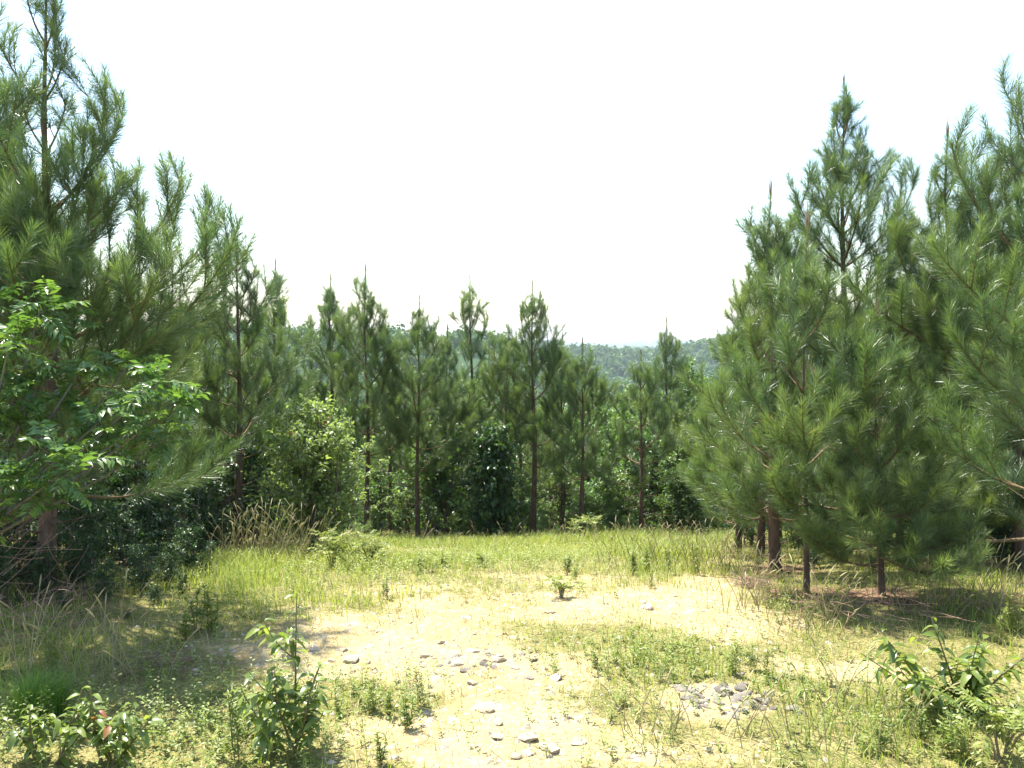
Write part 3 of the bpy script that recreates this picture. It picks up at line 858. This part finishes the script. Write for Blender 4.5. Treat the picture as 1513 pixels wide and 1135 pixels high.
tall_patch('tall pale seeding grass in front of the dark sapling', [(335, 832), (370, 832), (400, 832), (430, 830), (455, 830)], 150, (.2, .56), 20)
tall_patch('pale stalks along the foot of the middle pines', [(560, 815), (650, 812), (740, 812), (830, 808), (910, 800), (1000, 790)], 90, (.15, .35), 30)
tall_patch('upright dry stalks on the grassy strip beside the corner pine', [(930, 835), (980, 835), (1020, 840), (1060, 845)], 110, (.2, .42), 25)
tall_patch('dry grass stalks at the foot of the sunlit pines', [(1120, 900), (1200, 930), (1350, 905), (1440, 900), (1500, 920)], 120, (.18, .42), 35)
tall_patch('bent pale grass stalks in front of the shaded ground', [(70, 1010), (110, 1000), (200, 1010)], 36, (.25, .5), 40)
tall_patch('thin brown stalks among the weeds by the gravel', [(950, 1085), (1100, 1090), (1230, 1050), (1250, 1110), (1330, 1090)], 70, (.12, .3), 50)


# one bright grass tuft
p = ground_hit(60, 1060)
mb = MB(); n = 900; a_ = rng.uniform(0, 6.28, n); r_ = rng.random(n) ** .5 * .09
blades(mb, p.x + r_ * np.cos(a_), p.y + r_ * np.sin(a_), rng.uniform(.14, .27, n), .003, rng.uniform(.1, .8, n), rng.uniform(.0, .45, n))
tag(link('grass_tuft', mb.mesh('grass_tuft', M_GRASS)), 'bright green grass tuft beside the low leafy sapling', 'grass tuft')


# low leafy weeds: countless
def weeds(n, blobs, ht, label, name):
    mb = MB(); x, y = scatter(n * 12, -.75, .75, 2.7, 12.5); px, py = proj(x, y, gz(x, y))
    p = region(px, py, blobs); keep = rng.random(len(x)) < p
    x, y = x[keep][:n], y[keep][:n]; z = gz(x, y); n = len(x)
    h = ht * rng.uniform(.5, 1.3, n); az = rng.uniform(0, 6.28, n)
    ld = np.stack([np.cos(az), np.sin(az), np.zeros(n)], -1) * .35
    for k in range(12):
        f = (k + 1) / 12
        P = np.stack([x, y, z], -1) + (np.array([0, 0, 1.0]) + ld) * (h * f)[:, None]
        a = az + k * 2.4
        D = norm(np.stack([np.cos(a), np.sin(a), rng.uniform(.1, .8, n)], -1)); N = norm(np.array([0, 0, 1.0]) + rng.normal(size=(n, 3)) * .35)
        leaf_blades(mb, P, D, N, rng.uniform(.014, .03, n) * (1.2 - .4 * f), .009, np.clip(.35 + .4 * f + rng.normal(size=n) * .2, 0, 1))
    i = np.arange(n)
    P0 = np.stack([x, y, z - .01], -1); P1 = P0 + (np.array([0, 0, 1.0]) + ld) * (h * 1.0)[:, None]; S = np.array([.0012, 0, 0])
    mb.add(np.stack([P0 - S, P0 + S, P1], 1).reshape(-1, 3), np.arange(3 * n).reshape(-1, 3), .5)
    o = link(name, mb.mesh(name, M_WEED)); tag(o, label, 'weeds', kind='stuff')


weeds(2600, [(520, 850, 160, 25, .6), (700, 835, 130, 16, .7), (850, 830, 120, 18, .6), (960, 815, 90, 25, .5), (330, 900, 90, 25, .5), (800, 875, 90, 10, .5), (1150, 910, 70, 20, .4)], .13, 'low leafy weeds in the far grass along the pine edge', 'ground_weeds')
weeds(5200, [(300, 1080, 190, 70, 1), (60, 1070, 140, 60, .9), (420, 1020, 120, 30, .5), (220, 1000, 80, 20, .4)], .13, 'low yellow-green leafy weeds around the glossy-leaved saplings', 'ground_weeds')
weeds(3800, [(990, 975, 140, 32, .9), (580, 1040, 65, 28, .8), (830, 955, 80, 18, .5), (1220, 1020, 120, 30, .6), (950, 1050, 120, 24, .5), (1330, 1080, 160, 50, .7), (900, 1110, 140, 25, .25)], .10, 'low green weeds spreading in patches over the bare soil', 'ground_weeds')

# ------------------------------------------------------------------ stones
def rock_mesh(seed, flat):
    import bmesh
    bm = bmesh.new(); bmesh.ops.create_icosphere(bm, subdivisions=2, radius=.5)
    r_ = np.random.default_rng(seed)
    pl = norm(r_.normal(size=(9, 3))); dd = r_.uniform(.26, .42, 9)
    for v in bm.verts:
        c = np.array(v.co)
        for p_, d_ in zip(pl, dd):
            e = c.dot(p_) - d_
            if e > 0: c = c - p_ * e * .92
        c = c + r_.normal(size=3) * .03
        v.co = (c[0] * 1.25, c[1], c[2] * flat)
    me = bpy.data.meshes.new('rock'); bm.to_mesh(me); bm.free()
    return me


ROCKS = [rock_mesh(s, .35 + .06 * (s % 4)) for s in range(8)]
def rocks(n, blobs, size, mat, label, group):
    ms = []
    for m in ROCKS:
        c = m.copy(); c.materials.append(mat); ms.append(c)
    k = 0
    while k < n:
        cx, cy_, rx, ry = blobs[int(rng.integers(len(blobs)))]
        px, py = cx + rng.normal() * rx, cy_ + rng.normal() * ry
        if py > 1150: continue
        p = ground_hit(px, py)
        s = rng.uniform(*size) * (1 + .5 * (rng.random() ** 4))
        o = link('stone', ms[k % 8]); o.location = (p.x, p.y, p.z + s * .07)
        o.rotation_euler = (rng.normal() * .2, rng.normal() * .2, rng.uniform(0, 6.28)); o.scale = (s, s, s)
        tag(o, label, 'stone', group); k += 1


rocks(55, [(720, 1080, 110, 25), (720, 980, 90, 20), (560, 960, 110, 25), (800, 1110, 120, 15), (980, 890, 90, 12), (700, 905, 120, 14)], (.025, .075), M_ROCK,
      'pale flat stone lying loose on the bare yellow soil', 'loose pale stones on the bare soil')
rocks(70, [(1090, 1028, 30, 16), (1112, 1042, 26, 10), (1040, 1035, 30, 14)], (.015, .06), M_GREY, 'dark grey stone in the small gravel heap beside the pale patch', 'stones of the gravel heap')
rocks(24, [(730, 975, 45, 12), (690, 968, 30, 8)], (.02, .05), M_GREY, 'grey stone on the gravelly hump in the middle of the bare soil', 'stones on the gravelly hump')


def pebbles(n, blobs, mat, label):
    x, y = scatter(n * 5, -.7, .7, 2.8, 9); px, py = proj(x, y, gz(x, y))
    keep = rng.random(len(x)) < region(px, py, blobs); x, y = x[keep][:n], y[keep][:n]; z = gz(x, y); n = len(x)
    octa = np.array([[1, 0, 0], [0, 1, 0], [-1, 0, 0], [0, -1, 0], [0, 0, .6], [0, 0, -.6]])
    of = np.array([[0, 1, 4], [1, 2, 4], [2, 3, 4], [3, 0, 4], [1, 0, 5], [2, 1, 5], [3, 2, 5], [0, 3, 5]])
    s = rng.uniform(.004, .013, n) * (1 + rng.random(n) ** 6 * 1.2); a = rng.uniform(0, 6.28, n)
    base = octa[None] * rng.uniform(.6, 1.3, (n, 6, 1)) * s[:, None, None]
    c, si = np.cos(a)[:, None], np.sin(a)[:, None]
    v = np.stack([base[..., 0] * c - base[..., 1] * si, base[..., 0] * si + base[..., 1] * c, base[..., 2]], -1) + np.stack([x, y, z], -1)[:, None]
    mb = MB(); mb.add(v.reshape(-1, 3), (np.arange(n)[:, None, None] * 6 + of[None]).reshape(-1, 3), np.repeat(rng.random(n), 6))
    o = link('gravel', mb.mesh('gravel', mat, False)); tag(o, label, 'gravel', kind='stuff')


pebbles(6500, [(t[0], t[1], t[2], t[3], min(1, t[4]) * .9) for t in BARE], M_ROCK, 'pale pebbles and chips strewn over the bare soil')
pebbles(1500, [(1098, 1032, 38, 22, 1), (720, 976, 80, 18, .8), (1010, 1040, 40, 15, .5)], M_GREY, 'grey gravel chips in the heap and on the hump')


# ------------------------------------------------------------------ leafy foreground saplings: each leaf its own part
def leaf_mesh(seed, aspect=.46, mat=None, curl=.28):
    mb = MB(); n = 6; r_ = np.random.default_rng(seed)
    t = np.linspace(0, 1, n + 1); w = aspect * .5 * np.sin(math.pi * np.clip(t, 0, 1) ** .8) ** .85
    z = -curl * t ** 2 + .03 * np.sin(t * 5); L_ = []
    x = t * (1 - curl * .3 * t)
    fold = .35
    v = []
    for i in range(n + 1):
        ww = w[i] * (1 + r_.normal() * .05)
        v += [(x[i], ww, z[i] + ww * fold), (x[i], 0, z[i]), (x[i], -ww, z[i] + ww * fold)]
    f = []
    for i in range(n):
        for j in range(2): f.append([i * 3 + j, i * 3 + j + 1, i * 3 + 3 + j + 1, i * 3 + 3 + j])
    mb.add(v, f, np.repeat(.35 + .3 * t, 3))
    return mb.mesh('leaf', mat)


LEAF_G = [leaf_mesh(s, .37, M_CHERRY, .2 + .14 * s) for s in range(4)]
LEAF_R = [leaf_mesh(s, .42, M_RED, .3) for s in range(2)]


def basis(d, up):
    d = Vector(d).normalized(); s = Vector(up).cross(d)
    if s.length < 1e-3: s = Vector((1, 0, 0)).cross(d)
    s.normalize(); u = d.cross(s)
    return Matrix((d, s, u)).transposed().to_4x4()


def leafy_plant(name, label, cat, base, stems, ll, per, red=0.0, group=None):
    """stems: list of polyline top offsets; leaves alternate up each stem"""
    root = link(name, None, loc=base); tag(root, label, cat, group)
    for (dx, dy, h, br) in stems:
        L = math.sqrt(dx * dx + dy * dy + h * h)
        st = curve(L * 1.03, 10, .15, .05, (rng.normal() * .02, rng.normal() * .02, -.02), (dx, dy, h))
        mb = MB(); tube(mb, st, np.linspace(.0065, .002, 11), 6)
        ax = [st]
        for k in range(br):
            i = int(rng.integers(2, 8)); a = rng.uniform(0, 6.28)
            tw = curve(L * rng.uniform(.22, .42), 6, .35, .06, st[i], (math.cos(a), math.sin(a), rng.uniform(.3, 1)))
            tube(mb, tw, np.linspace(.0035, .0014, 7), 5); ax.append(tw)
        link('stem', mb.mesh('stem', M_STEM), root)
        for q, tw in enumerate(ax):
            n = per if q == 0 else max(4, int(per * .45)); m = len(tw) - 1
            for k in range(n):
                f = (.22 if q == 0 else .15) + (.8) * (k + rng.random() * .5) / n; f = min(f, .99)
                i = f * m; bb = int(i); p = tw[bb] + (tw[bb + 1] - tw[bb]) * (i - bb)
                t = norm(tw[bb + 1] - tw[bb]); a = k * 2.4 + rng.normal() * .4
                out_ = np.array([math.cos(a), math.sin(a), 0])
                d = out_ + t * rng.uniform(.1, .7) + np.array([0, 0, rng.uniform(-.55, .1)])
                isred = rng.random() < red and f > .8
                me = (LEAF_R if isred else LEAF_G)[int(rng.integers(2 if isred else 4))]
                s = ll * rng.uniform(.65, 1.2) * (1 - .3 * max(0, f - .75) / .25)
                link('leaf', me, root, mtx=Matrix.Translation(Vector(p)) @ basis(d, (rng.normal() * .25, rng.normal() * .25, 1)) @ Matrix.Scale(s, 4))
    return root


p = ground_hit(425, 1120)
leafy_plant('leafy_sapling', 'upright glossy-leaved sapling standing alone at the edge of the bare soil', 'sapling', p,
            [(.02, 0, .66, 4), (-.13, -.05, .40, 4), (.15, -.06, .40, 4), (.06, .1, .36, 3), (-.04, -.12, .30, 3), (-.16, .08, .28, 3)], .072, 21)
p = ground_hit(165, 1128)
leafy_plant('leafy_sapling', 'small glossy-leaved sapling with an orange shoot tip among yellow weeds', 'sapling', p,
            [(.10, .02, .32, 3), (-.10, 0, .30, 3), (.18, -.05, .24, 3), (0, -.1, .24, 3)], .072, 15, red=.06)
p = ground_hit(70, 1132)
leafy_plant('leafy_sapling', 'low leafy sapling with thin stems beside the bright grass tuft', 'sapling', p,
            [(-.06, .0, .26, 3), (.10, .03, .30, 3), (-.18, -.05, .2, 2), (.2, .0, .22, 2)], .068, 14, red=.05)
p = ground_hit(1425, 1055)
leafy_plant('leafy_bush', 'leafy bush of glossy green arching stems below the near pine', 'bush', p,
            [(-.48, .06, .26, 3), (.25, -.02, .3, 3), (-.30, .1, .32, 3), (-.12, .1, .42, 3), (.05, 0, .36, 3), (-.3, -.1, .2, 2), (.15, .1, .3, 2), (.02, -.1, .30, 3)], .085, 17, red=.02)

# bigger compound leaves (pinnate): each compound leaf is one leaf
def pinnate_mesh(seed, pairs=8, lf=.30, mat=M_SUMAC, droop=.5):
    r_ = np.random.default_rng(seed); mb = MB()
    t = np.linspace(0, 1, pairs + 2); ax = np.stack([t * (1 - .12 * t), .05 * np.sin(t * 2 + seed), .12 * t - droop * .5 * t ** 2], -1)
    tube(mb, ax, np.linspace(.010, .004, len(t)), 3, .8)
    for k in range(1, pairs + 2):
        tg = norm(ax[k] - ax[k - 1]); sc_ = lf * (math.sin(math.pi * (.18 + .72 * t[k])) ** .6)
        dirs = [tg] if k == pairs + 1 else [tg * .55 + np.array([0, s, -.12]) for s in (1, -1)]
        for d in dirs:
            P = ax[k][None]; D = norm(np.array([d]) + r_.normal(size=(1, 3)) * .2); N = norm(np.array([[0, 0, 1.0]]) + r_.normal(size=(1, 3)) * .4)
            leaf_blades(mb, P, D, N, sc_, sc_ * .34, float(np.clip(.4 + r_.normal() * .15 + .3 * t[k], 0, 1)), fold=.18, curl=.2)
    return mb.mesh('leaf', mat)


PIN = [pinnate_mesh(s, 7 + s % 3, .34) for s in range(4)]
PIN_PALE = [pinnate_mesh(s + 9, 8, .26, M_WEED) for s in range(4)]


def rosette(root, p, n, ll, out=None, up=.35, lib=None):
    for k in range(n):
        a = k * 2.4 + rng.normal() * .3
        d = np.array([math.cos(a), math.sin(a), up + rng.normal() * .45 - .25 * (k % 3 == 0)])
        if out is not None: d = d + np.array(out) * .5
        link('leaf', (lib or PIN)[int(rng.integers(4))], root, mtx=Matrix.Translation(Vector(p) + Vector(rng.normal(size=3) * .03)) @ basis(d, (rng.normal() * .2, rng.normal() * .2, 1)) @ Matrix.Scale(ll * rng.uniform(.7, 1.2), 4))


base = on_ground(-2.9, 4.05)
root = link('pinnate_tree', None, loc=base)
tag(root, 'small leaning tree with bright pinnate leaves below the tall dark pine', 'tree')
tips = [(60, 455, 4.10), (15, 500, 3.90), (-30, 450, 4.10), (235, 565, 4.00), (185, 590, 4.10), (215, 625, 4.00), (60, 665, 3.70), (105, 690, 3.70), (15, 700, 3.70), (120, 545, 4.20), (-20, 600, 3.90), (45, 570, 4.10), (150, 640, 4.20), (255, 600, 4.10), (-30, 760, 3.70), (20, 620, 4.00), (90, 600, 4.30), (170, 680, 4.30), (70, 740, 3.90), (-10, 540, 4.00), (100, 480, 4.30), (190, 540, 4.30), (240, 650, 4.30)]
fork = Vector(base) + Vector((.12, -.05, .55)); wood = MB()
tube(wood, np.array([base - base, Vector((.05, 0, .25)), Vector((.12, -.05, .55))]) - [0, 0, .02], [.035, .03, .026], 7)
for (px, py, d) in tips:
    tp = at_depth(px, py, d) - base; f = Vector((.12, -.05, .55))
    mid = f.lerp(tp, .5) + Vector((rng.normal() * .05, rng.normal() * .05, -.06))
    t = np.linspace(0, 1, 8)[:, None]; f_, m_, t_ = np.array(f), np.array(mid), np.array(tp)
    tube(wood, (1 - t) ** 2 * f_ + 2 * t * (1 - t) * m_ + t ** 2 * t_, np.linspace(.014, .004, 8), 5)
    rosette(root, tp, 10, .20, out=(.15, -.1, 0))
    mp = np.array(f.lerp(tp, .72)); rosette(root, mp + [0, 0, .02], 3, .19)
link('trunk', wood.mesh('trunk', M_GREYBARK), root)

# small pinnate seedlings in the grass
def seedling(px, py, h, n, label, tipn=3, ll=.2, name='pinnate_seedling'):
    p = ground_hit(px, py); root = link(name, None, loc=p); tag(root, label, 'shrub' if name == 'small_shrub' else 'seedling')
    mb = MB()
    for k in range(tipn):
        a = rng.uniform(0, 6.28); tp = np.array([math.cos(a) * h * .45, math.sin(a) * h * .45, h * rng.uniform(.6, 1)])
        tube(mb, np.array([[0, 0, -.02], tp * .5 + [0, 0, .03], tp]), [.006, .005, .003], 5); rosette(root, tp, n, ll, lib=PIN_PALE)
    link('stem', mb.mesh('stem', M_STEM), root)


seedling(490, 838, .24, 8, 'pinnate-leaved seedling in tall grass beside the seeding grass', 7, .15)
seedling(545, 835, .20, 8, 'pinnate-leaved seedling between the tall grass and the tiny shrub', 7, .14)
seedling(1480, 1132, .20, 9, 'fern-like pinnate seedling below the glossy leafy bush', 5, .15)
seedling(860, 800, .26, 6, 'broad pale seedling at the foot of the dense dark pine', 5, .16)
for px, py, lab in [(620, 845, 'tiny rounded shrub in short grass beyond the bare soil'), (655, 838, 'tiny pale shrub next to the rounded one in short grass'), (830, 885, 'tiny weed clump on the far lip of the bare soil'), (715, 838, 'tiny brownish shrub in the middle of the far grass')]:
    seedling(px, py, .10, 8, lab, 4, .10, 'small_shrub')
b = ground_hit(513, 806)
root = link('pine_seedling', None, loc=b); tag(root, 'knee-high bright pine seedling behind the pinnate seedlings', 'pine seedling')
tr, plan, tip = pine_plan(.62, .3, .1, dead=0, rad=.008)
link('trunk', tr.mesh('trunk', M_BARK), root)
for ch, mtx in plan[:14]:
    bo = link('bough', ch[2], root, mtx=mtx @ Matrix.Scale(.7, 4)); link('needles', ch[3], bo)
lo = link('leader_shoot', LLIB[0][2], root, mtx=Matrix.Translation(Vector(tip)) @ Matrix.Scale(.9, 4)); link('needles', LLIB[0][3], lo)


# upright leafy weeds one can count
def stalk_mesh():
    wd, lv = MB(), MB()
    for s in range(3):
        c = curve(rng.uniform(.6, 1.0), 8, .1, .04, (rng.normal() * .06, rng.normal() * .06, -.02), (rng.normal() * .12, rng.normal() * .12, 1)); tube(wd, c, np.linspace(.008, .004, 9), 4)
        n = 60; t = rng.uniform(.1, 1, n) * 8; b_ = np.minimum(t.astype(int), 7); P = c[b_] + (c[b_ + 1] - c[b_]) * (t - b_)[:, None]
        a = rng.uniform(0, 6.28, n); D = norm(np.stack([np.cos(a), np.sin(a), rng.uniform(.3, 1.2, n)], -1))
        leaf_blades(lv, P, D, norm(rng.normal(size=(n, 3)) * .3 + [0, 0, 1]), rng.uniform(.1, .2, n) * (1.15 - t / 16), .03, np.clip(rng.normal(size=n) * .2 + .4, 0, 1))
    return [('stem', wd.mesh('stem', M_STEM)), ('foliage', lv.mesh('foliage', M_WEED))]


STALK = [stalk_mesh() for _ in range(4)]
for px, py, h in [(600, 1080, .24), (575, 1060, .18), (625, 1045, .2), (545, 1050, .16), (350, 1128, .3), (560, 1130, .2), (500, 1060, .16)]:
    put('weed_stalk', STALK[int(rng.integers(4))], ground_hit(px, py), 'upright narrow-leaved green weed at the side of the pale stony soil', 'weed', 'upright weeds by the stony soil', s=h)
for px, py, h in [(290, 930, .32), (310, 935, .36), (275, 945, .25), (85, 1010, .3)]:
    put('weed_stalk', STALK[int(rng.integers(4))], ground_hit(px, py), 'upright narrow-leaved weed along the edge of the deep shade', 'weed', 'weeds along the shade', s=h)
for px, py, h in [(850, 860, .2), (935, 850, .3), (955, 845, .3), (990, 850, .26), (840, 850, .25), (1030, 850, .3), (570, 885, .2), (920, 1000, .14), (880, 990, .12), (1020, 1000, .14), (1080, 1000, .18), (1110, 990, .18), (1130, 1000, .16), (960, 870, .16)]:
    put('weed_stalk', STALK[int(rng.integers(4))], ground_hit(px, py), 'thin weed stalk on the grassy rise toward the sunlit stand', 'weed', 'weeds toward the sunlit stand', s=h)
for px, py, h in [(1490, 935, .28), (1475, 950, .2), (1400, 1120, .25), (1360, 1100, .2), (1300, 1110, .18), (1420, 1130, .2)]:
    put('weed_stalk', STALK[int(rng.integers(4))], ground_hit(px, py), 'narrow-leaved weed around the glossy leafy bush', 'weed', 'weeds around the leafy bush', s=h)

# brush: bare twigs and fallen pine straw
def brush(px, py, n, ln, label, flat=.25):
    mb = MB(); b = ground_hit(px, py)
    for k in range(n):
        a = rng.uniform(0, 6.28); s = rng.normal(size=2) * ln * .35
        c = curve(ln * rng.uniform(.4, 1.1), 5, rng.uniform(-.3, .3), .1, (s[0], s[1], rng.uniform(0, ln * flat)), (math.cos(a), math.sin(a), rng.uniform(-.15, flat)))
        z = gz(c[:, 0] + b.x, c[:, 1] + b.y) - b.z
        c[:, 2] = np.maximum(c[:, 2], z + .004)
        tube(mb, c, np.linspace(.0028, .0009, 6), 3, rng.random())
    o = link('brush_pile', mb.mesh('brush_pile', M_BRUSH), loc=b); tag(o, label, 'brush')


M_BRUSH = bark('dead_brush', (0.16, 0.09, 0.06), (0.42, 0.28, 0.21), 30)
brush(1112, 868, 150, .17, 'heap of reddish dead pine straw at the foot of the dark-footed pine', .35)
brush(1240, 918, 30, .3, 'tangle of dead twigs below the yellow-green young pine', .4)
brush(1430, 905, 35, .35, 'tangle of dead twigs behind the leafy bush', .5)
brush(1200, 915, 26, .3, 'low twiggy brush below the slim pine', .5)
brush(1350, 912, 26, .3, 'tangle of dead twigs between the young pine and the leafy bush', .4)
brush(30, 900, 26, .6, 'bare grey twigs rising beside the leaning pinnate tree', 1.1)
brush(60, 930, 40, .4, 'grey tangle of dead twigs around the foot of the tall dark pine', .7)
brush(240, 985, 50, .35, 'few dead twigs on bare ground at the edge of the deep shade', .1)

# ------------------------------------------------------------------ haze over the valley
hz = MB()
X, Z0, Z1 = 6200.0, -75.0, 75.0
c = np.array([[sx * X, sy * X, z] for z in (Z0, Z1) for sx, sy in ((-1, -1), (1, -1), (1, 1), (-1, 1))])
hz.add(c, [[3, 2, 1, 0], [4, 5, 6, 7], [0, 1, 5, 4], [1, 2, 6, 5], [2, 3, 7, 6], [3, 0, 4, 7]])
M_HAZE, nt, out = mat_new('haze_air')
pv = nt.nodes.new('ShaderNodeVolumePrincipled')
pv.inputs['Color'].default_value = (0.80, 0.90, 1.0, 1)
pv.inputs['Density'].default_value = 0.00018
pv.inputs['Anisotropy'].default_value = 0.2
nt.links.new(pv.outputs[0], out.inputs['Volume'])
o = link('haze', hz.mesh('haze', M_HAZE, False))
tag(o, 'pale blue haze in the air over the valley', 'haze', kind='stuff')
